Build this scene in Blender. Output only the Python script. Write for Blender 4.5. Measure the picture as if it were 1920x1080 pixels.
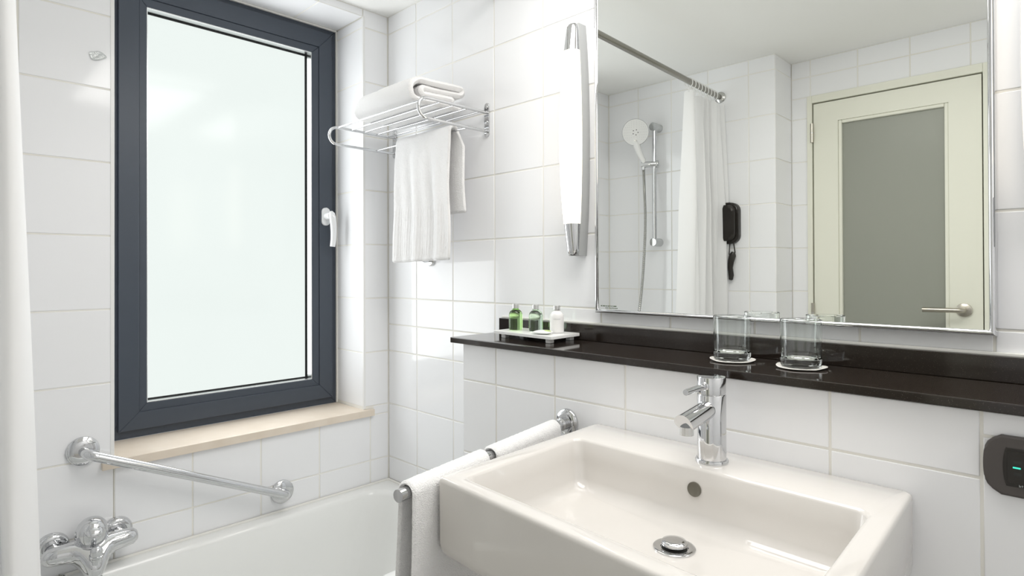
import bpy, bmesh, math, random
from mathutils import Vector, Matrix
random.seed(7)
PI = math.pi
scene = bpy.context.scene
for o in list(bpy.data.objects):
    bpy.data.objects.remove(o)
COL = scene.collection

# ------------------------------------------------------------------ camera
def make_camera():
    yaw, pit, rol = math.radians(44.508), math.radians(.306), math.radians(-.1937)
    d = Vector((-math.sin(yaw) * math.cos(pit), math.cos(yaw) * math.cos(pit), math.sin(pit)))
    r0 = Vector((math.cos(yaw), math.sin(yaw), 0))
    u0 = r0.cross(d)
    r = r0 * math.cos(rol) + u0 * math.sin(rol)
    u = u0 * math.cos(rol) - r0 * math.sin(rol)
    cd = bpy.data.cameras.new('camera')
    cd.sensor_width = 36
    cd.lens = 1116.84 * 36 / 1920
    cd.shift_y = -39.98 / 1920
    cd.clip_start = .01
    co = bpy.data.objects.new('camera', cd)
    m = Matrix((r, u, -d)).transposed().to_4x4()
    m.translation = Vector((1.92328, -1.28581, 1.25386))
    co.matrix_world = m
    COL.objects.link(co)
    scene.camera = co
make_camera()

# ------------------------------------------------------------------ world, exposure, light levels
world = bpy.data.worlds.new('World')
scene.world = world
world.use_nodes = True
world.node_tree.nodes['Background'].inputs[0].default_value = (.75, .85, 1, 1)
world.node_tree.nodes['Background'].inputs[1].default_value = .6
scene.view_settings.view_transform = 'Standard'
scene.view_settings.look = 'None'
scene.view_settings.gamma = 1
scene.view_settings.use_curve_mapping = False
scene.view_settings.exposure = .15
PANE_LIGHT = .80           # daylight through the frosted pane
LAMP_LIGHT = 2.8           # the two wall lamps
def area_light(name, loc, sx, sy, power, col, rot=(0, 0, 0)):
    ld = bpy.data.lights.new(name, 'AREA')
    ld.shape = 'RECTANGLE'; ld.size = sx; ld.size_y = sy
    ld.energy = power; ld.color = col
    lo = bpy.data.objects.new(name, ld)
    lo.location = loc                      # faces straight down unless turned
    lo.rotation_euler = rot
    COL.objects.link(lo)
area_light('ceiling_fill', (1.52, -.40, 2.212), 1.25, .50, 12.6, (1, .98, .95))  # added fill light under the ceiling, unseen, no fixture there
area_light('window_daylight', (-.215, -.488, 1.46), 1.20, .54, 5.5, (.965, .985, 1), (0, -PI / 2, 0))
scene.cycles.max_bounces = 16
scene.cycles.diffuse_bounces = 6
scene.cycles.glossy_bounces = 6
scene.cycles.transmission_bounces = 14


# ------------------------------------------------------------------ materials
def new_mat(name):
    m = bpy.data.materials.new(name)
    m.use_nodes = True
    return m, m.node_tree, m.node_tree.nodes['Principled BSDF']

def mat(name, col, rough=.4, metal=0., spec=.5, bump=None, trans=0., ior=1.45, coat=0., emit=None, vary=None):
    m, nt, b = new_mat(name)
    b.inputs['Base Color'].default_value = (*col, 1)
    b.inputs['Roughness'].default_value = rough
    b.inputs['Metallic'].default_value = metal
    b.inputs['Specular IOR Level'].default_value = spec
    b.inputs['Transmission Weight'].default_value = trans
    b.inputs['IOR'].default_value = ior
    b.inputs['Coat Weight'].default_value = coat
    if emit:
        b.inputs['Emission Color'].default_value = (*emit[0], 1)
        b.inputs['Emission Strength'].default_value = emit[1]
    if vary:                       # (scale, second colour, detail)
        tc = nt.nodes.new('ShaderNodeTexCoord')
        n = nt.nodes.new('ShaderNodeTexNoise')
        n.inputs['Scale'].default_value = vary[0]
        n.inputs['Detail'].default_value = vary[2]
        mx = nt.nodes.new('ShaderNodeMix'); mx.data_type = 'RGBA'
        mx.inputs[6].default_value = (*col, 1); mx.inputs[7].default_value = (*vary[1], 1)
        nt.links.new(tc.outputs['Object'], n.inputs['Vector'])
        nt.links.new(n.outputs['Fac'], mx.inputs[0])
        nt.links.new(mx.outputs[2], b.inputs['Base Color'])
    if bump:                       # (scale, strength, distance)
        tc = nt.nodes.new('ShaderNodeTexCoord')
        n = nt.nodes.new('ShaderNodeTexNoise')
        n.inputs['Scale'].default_value = bump[0]
        n.inputs['Detail'].default_value = 3
        bp = nt.nodes.new('ShaderNodeBump')
        bp.inputs['Strength'].default_value = bump[1]
        bp.inputs['Distance'].default_value = bump[2]
        nt.links.new(tc.outputs['Object'], n.inputs['Vector'])
        nt.links.new(n.outputs['Fac'], bp.inputs['Height'])
        nt.links.new(bp.outputs['Normal'], b.inputs['Normal'])
    return m

M = {}
M['tile'] = mat('glazed_tile', (.885, .89, .905), .09, bump=(7, .10, .003))
def shift_by_object(m):            # every tile its own patch of the relief
    nt = m.node_tree
    oi = nt.nodes.new('ShaderNodeObjectInfo')
    mu = nt.nodes.new('ShaderNodeMath'); mu.operation = 'MULTIPLY'; mu.inputs[1].default_value = 37
    ad = nt.nodes.new('ShaderNodeVectorMath'); ad.operation = 'ADD'
    n = [x for x in nt.nodes if x.type == 'TEX_NOISE'][0]
    src = n.inputs['Vector'].links[0].from_socket
    nt.links.new(oi.outputs['Random'], mu.inputs[0])
    nt.links.new(src, ad.inputs[0]); nt.links.new(mu.outputs[0], ad.inputs[1])
    nt.links.new(ad.outputs[0], n.inputs['Vector'])
shift_by_object(M['tile'])
M['grout'] = mat('grout', (.92, .915, .89), .9, vary=(2.2, (.76, .735, .66), 2))
M['backing'] = mat('wall_plaster', (.80, .80, .78), .8)
M['ceiling'] = mat('ceiling_paint', (.945, .945, .925), .9)
M['floor'] = mat('floor_stone', (.55, .53, .50), .4, vary=(6, (.48, .46, .44), 4))
M['ceramic'] = mat('ceramic', (.71, .685, .655), .05, coat=.3)
M['acrylic'] = mat('tub_acrylic', (.86, .865, .85), .10)
M['chrome'] = mat('chrome', (.66, .665, .675), .035, 1)
M['rod'] = mat('rod_steel', (.34, .33, .30), .25, 1)
M['satin'] = mat('satin_chrome', (.62, .63, .63), .22, 1)
M['nickel'] = mat('brushed_nickel', (.50, .47, .41), .28, 1)
M['steel'] = mat('steel', (.55, .55, .53), .2, 1)
M['alu'] = mat('brushed_aluminium', (.74, .74, .73), .28, 1)
M['frame'] = mat('anthracite_paint', (.050, .062, .082), .38)
M['rubber'] = mat('gasket_rubber', (.01, .011, .012), .6)
M['white_plastic'] = mat('white_plastic', (.84, .84, .83), .25)
M['white_metal'] = mat('white_enamel', (.80, .81, .82), .25)
M['caulk'] = mat('caulk', (.80, .79, .75), .6)
M['grey_plastic'] = mat('grey_plastic', (.42, .43, .43), .4)
M['black_plastic'] = mat('black_plastic', (.018, .015, .012), .3)
M['dark_plate'] = mat('plate_plastic', (.075, .066, .062), .45)
M['teal'] = mat('led_teal', (.05, .5, .4), .4, emit=((.05, .75, .55), .7))
M['print'] = mat('label_print', (.10, .14, .08), .6)
M['print_grey'] = mat('label_print_grey', (.45, .47, .47), .6)
M['sill'] = mat('cream_limestone', (.80, .72, .62), .35, vary=(22, (.70, .60, .49), 6))
M['door'] = mat('door_paint', (.80, .80, .70), .35)
M['mirror'] = mat('mirror_silver', (.90, .915, .895), .0, 1)
def clear_glass():
    m, nt, b = new_mat('clear_glass')
    g = nt.nodes.new('ShaderNodeBsdfGlass')
    g.inputs['Color'].default_value = (.985, .995, .99, 1)
    g.inputs['Roughness'].default_value = 0
    g.inputs['IOR'].default_value = 1.48
    nt.links.new(g.outputs[0], nt.nodes['Material Output'].inputs[0])
    return m
M['glass'] = clear_glass()
M['green_gel'] = mat('green_gel', (.60, .93, .40), .02, trans=1, ior=1.36)
M['pale_gel'] = mat('pale_green_gel', (.77, .94, .77), .02, trans=1, ior=1.36)
M['lotion'] = mat('white_lotion', (.84, .83, .82), .15)
M['paper'] = mat('coaster_paper', (.82, .80, .76), .8)
M['soap_wrap'] = mat('soap_wrapper', (.80, .82, .80), .3)
M['soap_green'] = mat('soap_print_green', (.55, .68, .25), .4)
M['dark_hole'] = mat('dark_recess', (.03, .03, .028), .6)  # dark colour standing in for the shade inside openings
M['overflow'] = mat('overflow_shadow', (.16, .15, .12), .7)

def granite():
    m, nt, b = new_mat('black_granite')
    tc = nt.nodes.new('ShaderNodeTexCoord')
    v = nt.nodes.new('ShaderNodeTexVoronoi'); v.inputs['Scale'].default_value = 420
    r = nt.nodes.new('ShaderNodeValToRGB')
    r.color_ramp.elements[0].position = 0; r.color_ramp.elements[0].color = (.40, .36, .31, 1)
    r.color_ramp.elements[1].position = .16; r.color_ramp.elements[1].color = (.020, .015, .012, 1)
    n = nt.nodes.new('ShaderNodeTexNoise'); n.inputs['Scale'].default_value = 60
    mx = nt.nodes.new('ShaderNodeMix'); mx.data_type = 'RGBA'
    mx.inputs[6].default_value = (.020, .015, .012, 1)
    nt.links.new(tc.outputs['Object'], v.inputs['Vector']); nt.links.new(tc.outputs['Object'], n.inputs['Vector'])
    nt.links.new(v.outputs['Distance'], r.inputs['Fac'])
    nt.links.new(n.outputs['Fac'], mx.inputs[0]); nt.links.new(r.outputs['Color'], mx.inputs[7])
    nt.links.new(mx.outputs[2], b.inputs['Base Color'])
    b.inputs['Roughness'].default_value = .07
    return m
M['granite'] = granite()

def towel_mat():
    m = mat('terry_cotton', (.93, .925, .925), .95, spec=.1, bump=(480, .8, .003))
    b = m.node_tree.nodes['Principled BSDF']
    b.inputs['Sheen Weight'].default_value = .4
    return m
M['towel'] = towel_mat()

def curtain_mat():
    m, nt, b = new_mat('curtain_fabric')
    b.inputs['Base Color'].default_value = (.96, .96, .96, 1)
    b.inputs['Roughness'].default_value = .7
    t = nt.nodes.new('ShaderNodeBsdfTranslucent'); t.inputs[0].default_value = (.96, .96, .96, 1)
    mx = nt.nodes.new('ShaderNodeMixShader'); mx.inputs[0].default_value = .45
    out = nt.nodes['Material Output']
    nt.links.new(b.outputs[0], mx.inputs[1]); nt.links.new(t.outputs[0], mx.inputs[2])
    nt.links.new(mx.outputs[0], out.inputs[0])
    return m
M['curtain'] = curtain_mat()

def pane_mat():                      # frosted daylight pane: the sky lights it from behind
    m, nt, b = new_mat('frosted_daylight_glass')
    b.inputs['Base Color'].default_value = (.03, .035, .035, 1)
    b.inputs['Roughness'].default_value = .12
    b.inputs['Specular IOR Level'].default_value = .28
    b.inputs['Emission Color'].default_value = (.93, 1.0, .965, 1)
    b.inputs['Emission Strength'].default_value = PANE_LIGHT
    return m
M['pane'] = pane_mat()
M['lamp_glass'] = mat('opal_lamp_glass', (.85, .83, .78), .2, emit=((1, .88, .72), LAMP_LIGHT))
M['door_glass'] = mat('frosted_door_glass', (.30, .31, .27), .32, spec=.5)


# ------------------------------------------------------------------ mesh helpers
def link(name, me, m, parent=None):
    o = bpy.data.objects.new(name, me)
    if m is not None and not me.materials:
        me.materials.append(M[m] if isinstance(m, str) else m)
    COL.objects.link(o)
    if parent is not None:
        o.parent = parent
        o.matrix_parent_inverse = parent.matrix_basis.inverted()
    return o

def flat_big_faces(bm):
    """large plane faces of bevelled solids shade flat, the bevels stay smooth"""
    big = max(f.calc_area() for f in bm.faces)
    for f in bm.faces:
        if len(f.verts) > 4 or f.calc_area() > big * .04:
            f.smooth = False

def from_bm(name, bm, m, parent=None, smooth=True, angle=40, flat=False):
    bmesh.ops.recalc_face_normals(bm, faces=bm.faces)
    if bm.calc_volume(signed=True) < 0:
        print('NEG', name, bm.calc_volume(signed=True))
        bmesh.ops.reverse_faces(bm, faces=bm.faces)
    me = bpy.data.meshes.new(name)
    for f in bm.faces:
        f.smooth = smooth
    if flat:
        flat_big_faces(bm)
    if smooth:
        a = math.radians(angle)
        for e in bm.edges:
            if len(e.link_faces) == 2 and e.calc_face_angle(0) > a:
                e.smooth = False
    bm.to_mesh(me); bm.free()
    return link(name, me, m, parent)

def tag(o, label=None, cat=None, group=None, kind=None):
    if label: o['label'] = label
    if cat: o['category'] = cat
    if group: o['group'] = group
    if kind: o['kind'] = kind
    return o

def empty(name, loc, label=None, cat=None, group=None, kind=None):
    o = bpy.data.objects.new(name, None)
    o.location = loc
    o.empty_display_size = .05
    COL.objects.link(o)
    return tag(o, label, cat, group, kind)

def bm_box(bm, x0, x1, y0, y1, z0, z1, bev=0., seg=1):
    r = bmesh.ops.create_cube(bm, size=1)
    vs = r['verts']
    for v in vs:
        v.co = Vector(((x0 + x1) / 2 + v.co.x * (x1 - x0), (y0 + y1) / 2 + v.co.y * (y1 - y0), (z0 + z1) / 2 + v.co.z * (z1 - z0)))
    if bev > 0:
        es = list({e for v in vs for e in v.link_edges})
        bmesh.ops.bevel(bm, geom=es, offset=bev, segments=seg, profile=.5, affect='EDGES')

def box(name, x0, x1, y0, y1, z0, z1, m, parent=None, bev=.001, seg=2):
    bm = bmesh.new()
    bm_box(bm, x0, x1, y0, y1, z0, z1, bev, seg)
    return from_bm(name, bm, m, parent, flat=True)

def bm_rings(bm, rings, cap0=True, cap1=True, closed=True):
    """rings: lists of equal-length point lists, skinned together"""
    R = [[bm.verts.new(p) for p in r] for r in rings]
    n = len(R[0])
    for a, b in zip(R[:-1], R[1:]):
        for i in range(n if closed else n - 1):
            j = (i + 1) % n
            bm.faces.new((a[i], a[j], b[j], b[i]))
    if cap0: bm.faces.new(R[0][::-1])
    if cap1: bm.faces.new(R[-1])
    return R

def frames(pts):
    pts = [Vector(p) for p in pts]
    T = []
    for i in range(len(pts)):
        a = pts[max(i - 1, 0)]; b = pts[min(i + 1, len(pts) - 1)]
        T.append((b - a).normalized())
    ref = Vector((0, 0, 1)) if abs(T[0].z) < .9 else Vector((1, 0, 0))
    n = (ref - T[0] * ref.dot(T[0])).normalized()
    out = []
    for i, t in enumerate(T):
        n = (n - t * n.dot(t)).normalized()
        out.append((pts[i], t, n, t.cross(n)))
    return out

def bm_tube(bm, pts, rad, n=16, cap=True, ry=None):
    fr = frames(pts)
    rr = rad if isinstance(rad, (list, tuple)) else [rad] * len(fr)
    r2 = ry if isinstance(ry, (list, tuple)) else ([ry] * len(fr) if ry else rr)
    rings = []
    for (p, t, a, b), r, q in zip(fr, rr, r2):
        rings.append([p + a * (r * math.cos(2 * PI * k / n)) + b * (q * math.sin(2 * PI * k / n)) for k in range(n)])
    bm_rings(bm, rings, cap, cap)

def tube(name, pts, rad, m, parent=None, n=16, ry=None):
    bm = bmesh.new()
    bm_tube(bm, pts, rad, n, True, ry)
    return from_bm(name, bm, m, parent)

def bm_lathe(bm, prof, origin, axis=(0, 0, 1), n=32, closed=False):
    """prof: (r, h) pairs along axis"""
    ax = Vector(axis).normalized()
    ref = Vector((0, 0, 1)) if abs(ax.z) < .9 else Vector((1, 0, 0))
    a = (ref - ax * ref.dot(ax)).normalized(); b = ax.cross(a)
    o = Vector(origin)
    rings = []
    for r, h in prof:
        r = max(r, 1e-5)
        rings.append([o + ax * h + a * (r * math.cos(2 * PI * k / n)) + b * (r * math.sin(2 * PI * k / n)) for k in range(n)])
    if closed:
        R = bm_rings(bm, rings, False, False)
        for i in range(n):
            j = (i + 1) % n
            bm.faces.new((R[-1][i], R[-1][j], R[0][j], R[0][i]))
    else:
        bm_rings(bm, rings, True, True)

def lathe(name, prof, origin, m, parent=None, axis=(0, 0, 1), n=32, closed=False, angle=40):
    bm = bmesh.new()
    bm_lathe(bm, prof, origin, axis, n, closed)
    return from_bm(name, bm, m, parent, angle=angle)

def bm_prism(bm, outline, to3d, d0, d1, bev=0., seg=2):
    """outline 2D polygon, to3d(u, v, d) -> point"""
    a = [bm.verts.new(to3d(u, v, d0)) for u, v in outline]
    b = [bm.verts.new(to3d(u, v, d1)) for u, v in outline]
    n = len(a)
    fs = [bm.faces.new(a[::-1]), bm.faces.new(b)]
    for i in range(n):
        fs.append(bm.faces.new((a[i], a[(i + 1) % n], b[(i + 1) % n], b[i])))
    if bev > 0:
        es = list(fs[1].edges)
        bmesh.ops.bevel(bm, geom=es, offset=bev, segments=seg, profile=.5, affect='EDGES')

def prism(name, outline, to3d, d0, d1, m, parent=None, bev=0., seg=2):
    bm = bmesh.new()
    bm_prism(bm, outline, to3d, d0, d1, bev, seg)
    return from_bm(name, bm, m, parent, flat=True)

def rrect(u0, u1, v0, v1, r, n=6):
    pts = []
    for cx, cy, a0 in ((u1 - r, v1 - r, 0), (u0 + r, v1 - r, 90), (u0 + r, v0 + r, 180), (u1 - r, v0 + r, 270)):
        for k in range(n + 1):
            a = math.radians(a0 + 90 * k / n)
            pts.append((cx + r * math.cos(a), cy + r * math.sin(a)))
    return pts

def sheet(name, f, nu, nv, th, m, parent=None, round_edge=True, fuzz=0.):
    """thick cloth from a centre surface f(u, v), u, v in 0..1; edges rounded off"""
    P = [[Vector(f(i / nu, j / nv)) for j in range(nv + 1)] for i in range(nu + 1)]
    N = [[None] * (nv + 1) for _ in range(nu + 1)]
    for i in range(nu + 1):
        for j in range(nv + 1):
            du = P[min(i + 1, nu)][j] - P[max(i - 1, 0)][j]
            dv = P[i][min(j + 1, nv)] - P[i][max(j - 1, 0)]
            c = du.cross(dv)
            N[i][j] = c.normalized() if c.length > 1e-12 else Vector((0, 0, 1))
    bm = bmesh.new()
    jit = lambda: random.uniform(-fuzz, fuzz)
    A = [[bm.verts.new(P[i][j] + N[i][j] * (th / 2 + jit())) for j in range(nv + 1)] for i in range(nu + 1)]
    B = [[bm.verts.new(P[i][j] - N[i][j] * (th / 2 + jit())) for j in range(nv + 1)] for i in range(nu + 1)]
    for i in range(nu):
        for j in range(nv):
            bm.faces.new((A[i][j], A[i + 1][j], A[i + 1][j + 1], A[i][j + 1]))
            bm.faces.new((B[i][j], B[i][j + 1], B[i + 1][j + 1], B[i + 1][j]))
    per = [(i, 0) for i in range(nu)] + [(nu, j) for j in range(nv)] + [(i, nv) for i in range(nu, 0, -1)] + [(0, j) for j in range(nv, 0, -1)]
    out = []
    for (i, j) in per:
        o = Vector((0, 0, 0))
        if i == 0: o += P[0][j] - P[1][j]
        if i == nu: o += P[nu][j] - P[nu - 1][j]
        if j == 0: o += P[i][0] - P[i][1]
        if j == nv: o += P[i][nv] - P[i][nv - 1]
        o = o.normalized() * th * .45 if round_edge else Vector((0, 0, 0))
        out.append(bm.verts.new(P[i][j] + o))
    n = len(per)
    for k in range(n):
        (i, j), (p, q) = per[k], per[(k + 1) % n]
        bm.faces.new((A[i][j], out[k], out[(k + 1) % n], A[p][q]))
        bm.faces.new((B[i][j], B[p][q], out[(k + 1) % n], out[k]))
    return from_bm(name, bm, m, parent, angle=80)

def path_sampler(pts):
    pts = [Vector(p) for p in pts]
    L = [0]
    for a, b in zip(pts[:-1], pts[1:]): L.append(L[-1] + (b - a).length)
    def s(t):
        x = min(max(t, 0), 1) * L[-1]
        for i in range(len(pts) - 1):
            if x <= L[i + 1] or i == len(pts) - 2:
                k = (x - L[i]) / max(L[i + 1] - L[i], 1e-9)
                return pts[i].lerp(pts[i + 1], k)
    return s

def arc(c, r, a0, a1, n):
    return [(c[0] + r * math.cos(math.radians(a0 + (a1 - a0) * k / n)), c[1] + r * math.sin(math.radians(a0 + (a1 - a0) * k / n))) for k in range(n + 1)]

# ------------------------------------------------------------------ room shell
ZC = 2.2175
XE = 2.45                  # wall beyond the camera's right
Y2, Y3 = -1.474, -1.671    # shower end wall, door wall
YB = -.195                 # front of the half-height wall under the shelf
TILE_MESH = {}
GAP = .0044

def tile_mesh(w, h):
    k = (round(w, 4), round(h, 4))
    if k not in TILE_MESH:
        bm = bmesh.new()
        g = GAP / 2
        bm_box(bm, -w / 2 + g, w / 2 - g, -h / 2 + g, h / 2 - g, -.006, 0, .0012, 2)
        for f in bm.faces: f.smooth = f.calc_area() < .0008 * 1 and len(f.verts) == 4 and abs(f.normal.z) < .99
        me = bpy.data.meshes.new('tile'); bm.to_mesh(me); bm.free()
        me.materials.append(M['tile'])
        TILE_MESH[k] = me
    return TILE_MESH[k]

def place_tile(parent, c, w, h, U, V):
    """tile with face centre c, in-plane axes U, V, normal U x V"""
    U = Vector(U); V = Vector(V); N = U.cross(V)
    o = bpy.data.objects.new('tile', tile_mesh(w, h))
    m = Matrix((U, V, N)).transposed().to_4x4()
    j = .0012
    m = Matrix.Translation(Vector(c) + N * random.uniform(-.0002, .0002)) @ m @ Matrix.Rotation(random.uniform(-j, j), 4, 'X') @ Matrix.Rotation(random.uniform(-j, j), 4, 'Y')
    o.matrix_world = m
    COL.objects.link(o)
    o.parent = parent

def tile_wall(parent, plane, us, vs, skip=None):
    """us, vs: edges. plane(u, v) -> (point, U axis, V axis)"""
    for a, b in zip(us[:-1], us[1:]):
        for c, d in zip(vs[:-1], vs[1:]):
            if b - a < .012 or d - c < .012: continue
            if skip and skip((a + b) / 2, (c + d) / 2): continue
            p, U, V = plane((a + b) / 2, (c + d) / 2)
            place_tile(parent, p, b - a, d - c, U, V)

def rows(z0, z1):
    r = [z0] + [z for z in (-.05 + .2 * k for k in range(14)) if z0 + .001 < z < z1 - .001] + [z1]
    return r

planeX0 = lambda u, v: ((0, u, v), (0, 1, 0), (0, 0, 1))                 # faces +x
planeY0 = lambda u, v: ((u, 0, v), (1, 0, 0), (0, 0, 1))                 # faces -y
planeYB = lambda u, v: ((u, YB, v), (1, 0, 0), (0, 0, 1))
planeY2 = lambda u, v: ((u, Y2, v), (-1, 0, 0), (0, 0, 1))               # faces +y
planeY3 = lambda u, v: ((u, Y3, v), (-1, 0, 0), (0, 0, 1))
planeX9 = lambda u, v: ((.90, u, v), (0, 1, 0), (0, 0, 1))
planeXE = lambda u, v: ((XE, u, v), (0, -1, 0), (0, 0, 1))               # faces -x
G = .0014                                                                # grout sits back from the tile face

# window opening
WY0, WY1, WZ0, WZ1, FX = -.886, -.108, .742, 2.188, -.185

bm = bmesh.new()
for b_ in ((-.30, -G, Y2 - .2, WY0 - .001, 0, ZC), (-.30, -G, WY1 + .001, .2, 0, ZC), (-.30, -G, WY0, WY1, 0, .716), (-.30, -G, WY0, WY1, WZ1 + .001, ZC)):
    bm_box(bm, *b_)
wall_left = tag(from_bm('wall_left', bm, 'grout', smooth=False), 'white tiled bathroom wall with the window', kind='structure')
ycols = [Y2, -1.293, -1.091, WY0]
tile_wall(wall_left, planeX0, ycols, rows(.464, ZC))
bc = [WY0, -.687, -.484, -.282, -.080, -.001]
tile_wall(wall_left, planeX0, bc, [.464, .55, .716])
tile_wall(wall_left, planeX0, [WY1, -.001], rows(.75, ZC))
tile_wall(wall_left, planeX0, [-.068, -.001], [.716, .75])
tile_wall(wall_left, planeX0, [WY0, -.687, -.484, -.282, WY1], [WZ1, ZC])
tile_wall(wall_left, lambda u, v: ((u, WY1, v), (1, 0, 0), (0, 0, 1)), [FX - .01, 0], rows(WZ0 + .001, WZ1))
tile_wall(wall_left, lambda u, v: ((u, WY0, v), (-1, 0, 0), (0, 0, 1)), [FX - .01, 0], rows(WZ0 + .001, WZ1))
tile_wall(wall_left, lambda u, v: ((u, v, WZ1), (1, 0, 0), (0, -1, 0)), [FX - .01, 0], [WY0, -.687, -.484, -.282, WY1])

xcols = [.001] + [.1788 + .2025 * j for j in range(12)]
xcols = [x for x in xcols if x < XE - .03] + [XE]
bm = bmesh.new(); bm_box(bm, 0, XE + .1, G, .14, 0, ZC)
wall_right = tag(from_bm('wall_right', bm, 'grout', smooth=False), 'white tiled wall behind mirror and towel rack', kind='structure')
tile_wall(wall_right, planeY0, [x for x in xcols if x < .66] + [.657], rows(.464, 1.05))
tile_wall(wall_right, planeY0, xcols, rows(1.05, ZC))

# half-height wall that carries the shelf
BX0 = .657
lcols = [BX0, .790, .993, 1.193, 1.397, 1.600, 1.802, 2.005, 2.21, XE]
bm = bmesh.new(); bm_box(bm, BX0 + G, XE, YB + G, -.0005, 0, 1.0495)
wall_low = tag(from_bm('wall_right_lower', bm, 'grout', smooth=False), 'half-height tiled wall under the black shelf', kind='structure')
tile_wall(wall_low, planeYB, lcols, [.15, .35, .55, .75, .95, 1.0495], skip=lambda u, v: u > 1.81 and v > .75)
tile_wall(wall_low, planeYB, [1.802, 2.005, 2.21, XE], [.75, 1.012, 1.0495])
tile_wall(wall_low, lambda u, v: ((BX0, u, v), (0, -1, 0), (0, 0, 1)), [YB, -.001], [.464, .55, .75, .95, 1.0495])

bm = bmesh.new(); bm_box(bm, -.05, .90 - G, Y2 - .30, Y2 - G, 0, ZC)
wall_sh = tag(from_bm('wall_shower', bm, 'grout', smooth=False), 'white tiled shower wall seen in the mirror', kind='structure')
tile_wall(wall_sh, planeY2, [.001, .189, .384, .5816, .7795, .90], rows(.464, ZC))
tile_wall(wall_sh, planeX9, [Y3, Y2], rows(.15, ZC))

DX0, DX1, DZ1 = .972, 1.632, 2.047
bm = bmesh.new()
bm_box(bm, .90, DX0, Y3 - .12, Y3 - G, 0, ZC); bm_box(bm, DX1, XE + .1, Y3 - .12, Y3 - G, 0, ZC); bm_box(bm, DX0, DX1, Y3 - .12, Y3 - G, DZ1, ZC)
wall_back = tag(from_bm('wall_back', bm, 'grout', smooth=False), 'white tiled wall around the door seen in the mirror', kind='structure')
dr = rows(.15, ZC)
tile_wall(wall_back, planeY3, [.90, DX0], [z for z in dr if z < 2.04] + [DZ1])
tile_wall(wall_back, planeY3, [.901, .984, 1.179, 1.373, 1.574, 1.78, 1.98, 2.18, XE], [DZ1, 2.14, ZC])
tile_wall(wall_back, planeY3, [DX1, 1.78, 1.98, 2.18, XE], [z for z in dr if z < 2.04] + [DZ1])

bm = bmesh.new(); bm_box(bm, XE + G, XE + .12, Y3 - .12, .14, 0, ZC)
wall_end = tag(from_bm('wall_end', bm, 'grout', smooth=False), 'white tiled end wall behind the camera', kind='structure')
tile_wall(wall_end, planeXE, [Y3, -1.47, -1.27, -1.07, -.87, -.67, -.47, -.27, 0], rows(.15, ZC))

bm = bmesh.new(); bm_box(bm, -.3, XE + .12, Y3 - .12, .14, -.1, 0)
tag(from_bm('floor', bm, 'floor', smooth=False), 'grey stone bathroom floor', kind='structure')
bm = bmesh.new(); bm_box(bm, -.3, XE + .12, Y3 - .12, .14, ZC, ZC + .1)
tag(from_bm('ceiling', bm, 'ceiling', smooth=False), 'plain off-white painted ceiling', kind='structure')

# ------------------------------------------------------------------ window
win = empty('window_1', (FX, (WY0 + WY1) / 2, WZ0), 'dark anthracite tilt window with frosted pane in tiled recess', kind='structure')
def ring_frame(name, y0, y1, z0, z1, wy0, wy1, wz0, wz1, x0, x1, m, parent, bev=.0015):
    """rectangular frame of four mitred bars, outer y0..y1/z0..z1, bar widths w*"""
    Yo = (y0, y1); Zo = (z0, z1)
    yi = (y0 + wy0, y1 - wy1); zi = (z0 + wz0, z1 - wz1)
    O = [(y0, z0), (y1, z0), (y1, z1), (y0, z1)]
    I = [(yi[0], zi[0]), (yi[1], zi[0]), (yi[1], zi[1]), (yi[0], zi[1])]
    for k in range(4):
        j = (k + 1) % 4
        prism(name, [O[k], O[j], I[j], I[k]], lambda u, v, d: (d, u, v), x0, x1, m, parent, bev, 1)
ring_frame('frame_bar', WY0 + .004, WY1 - .004, WZ0, WZ1 - .004, .05, .05, .05, .05, -.255, -.192, 'frame', win)
ring_frame('sash_bar', -.8376, -.1347, .767, 2.163, .055, .053, .054, .060, -.250, -.178, 'frame', win)
ring_frame('sash_inner_bar', -.7830, -.1875, .8200, 2.1030, .0215, .028, .0254, .026, -.250, -.182, 'frame', win)
ring_frame('glazing_bead', -.7615, -.2155, .8454, 2.0770, .0025, .0025, .0025, .0025, -.2225, -.1835, 'satin', win, .0004)  # bright metal ring added for the pane's sheen on the dark inner sash edge
ring_frame('gasket', -.7625, -.2145, .8440, 2.0780, .0075, .0075, .0075, .0075, -.237, -.2225, 'rubber', win, 0)
box('pane', -.234, -.228, -.770, -.205, .836, 2.085, 'pane', win, 0)
# caulk beads between frame and tiles
box('caulk_bead', -.194, -.184, WY1 - .006, WY1, WZ0, WZ1, 'caulk', win, .002)
box('caulk_bead', -.194, -.184, WY0, WY1, WZ1 - .007, WZ1, 'caulk', win, .002)
# sill slab with ears
so = [(FX - .01, WY0), (FX - .01, WY1), (0, WY1), (0, -.070), (.014, -.070), (.014, -.915), (0, -.915), (0, WY0)]
prism('window_sill', so, lambda u, v, d: (u, v, d), .717, .7415, 'sill', win, .002)
for y0_, y1_ in ((WY0 - .0085, WY0 + .0008), (WY1 - .0008, WY1 + .0085)):
    box('edge_trim', -.006, .0012, y0_, y1_, WZ0 + .002, WZ1 + .004, 'white_plastic', win, .001)
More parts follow.
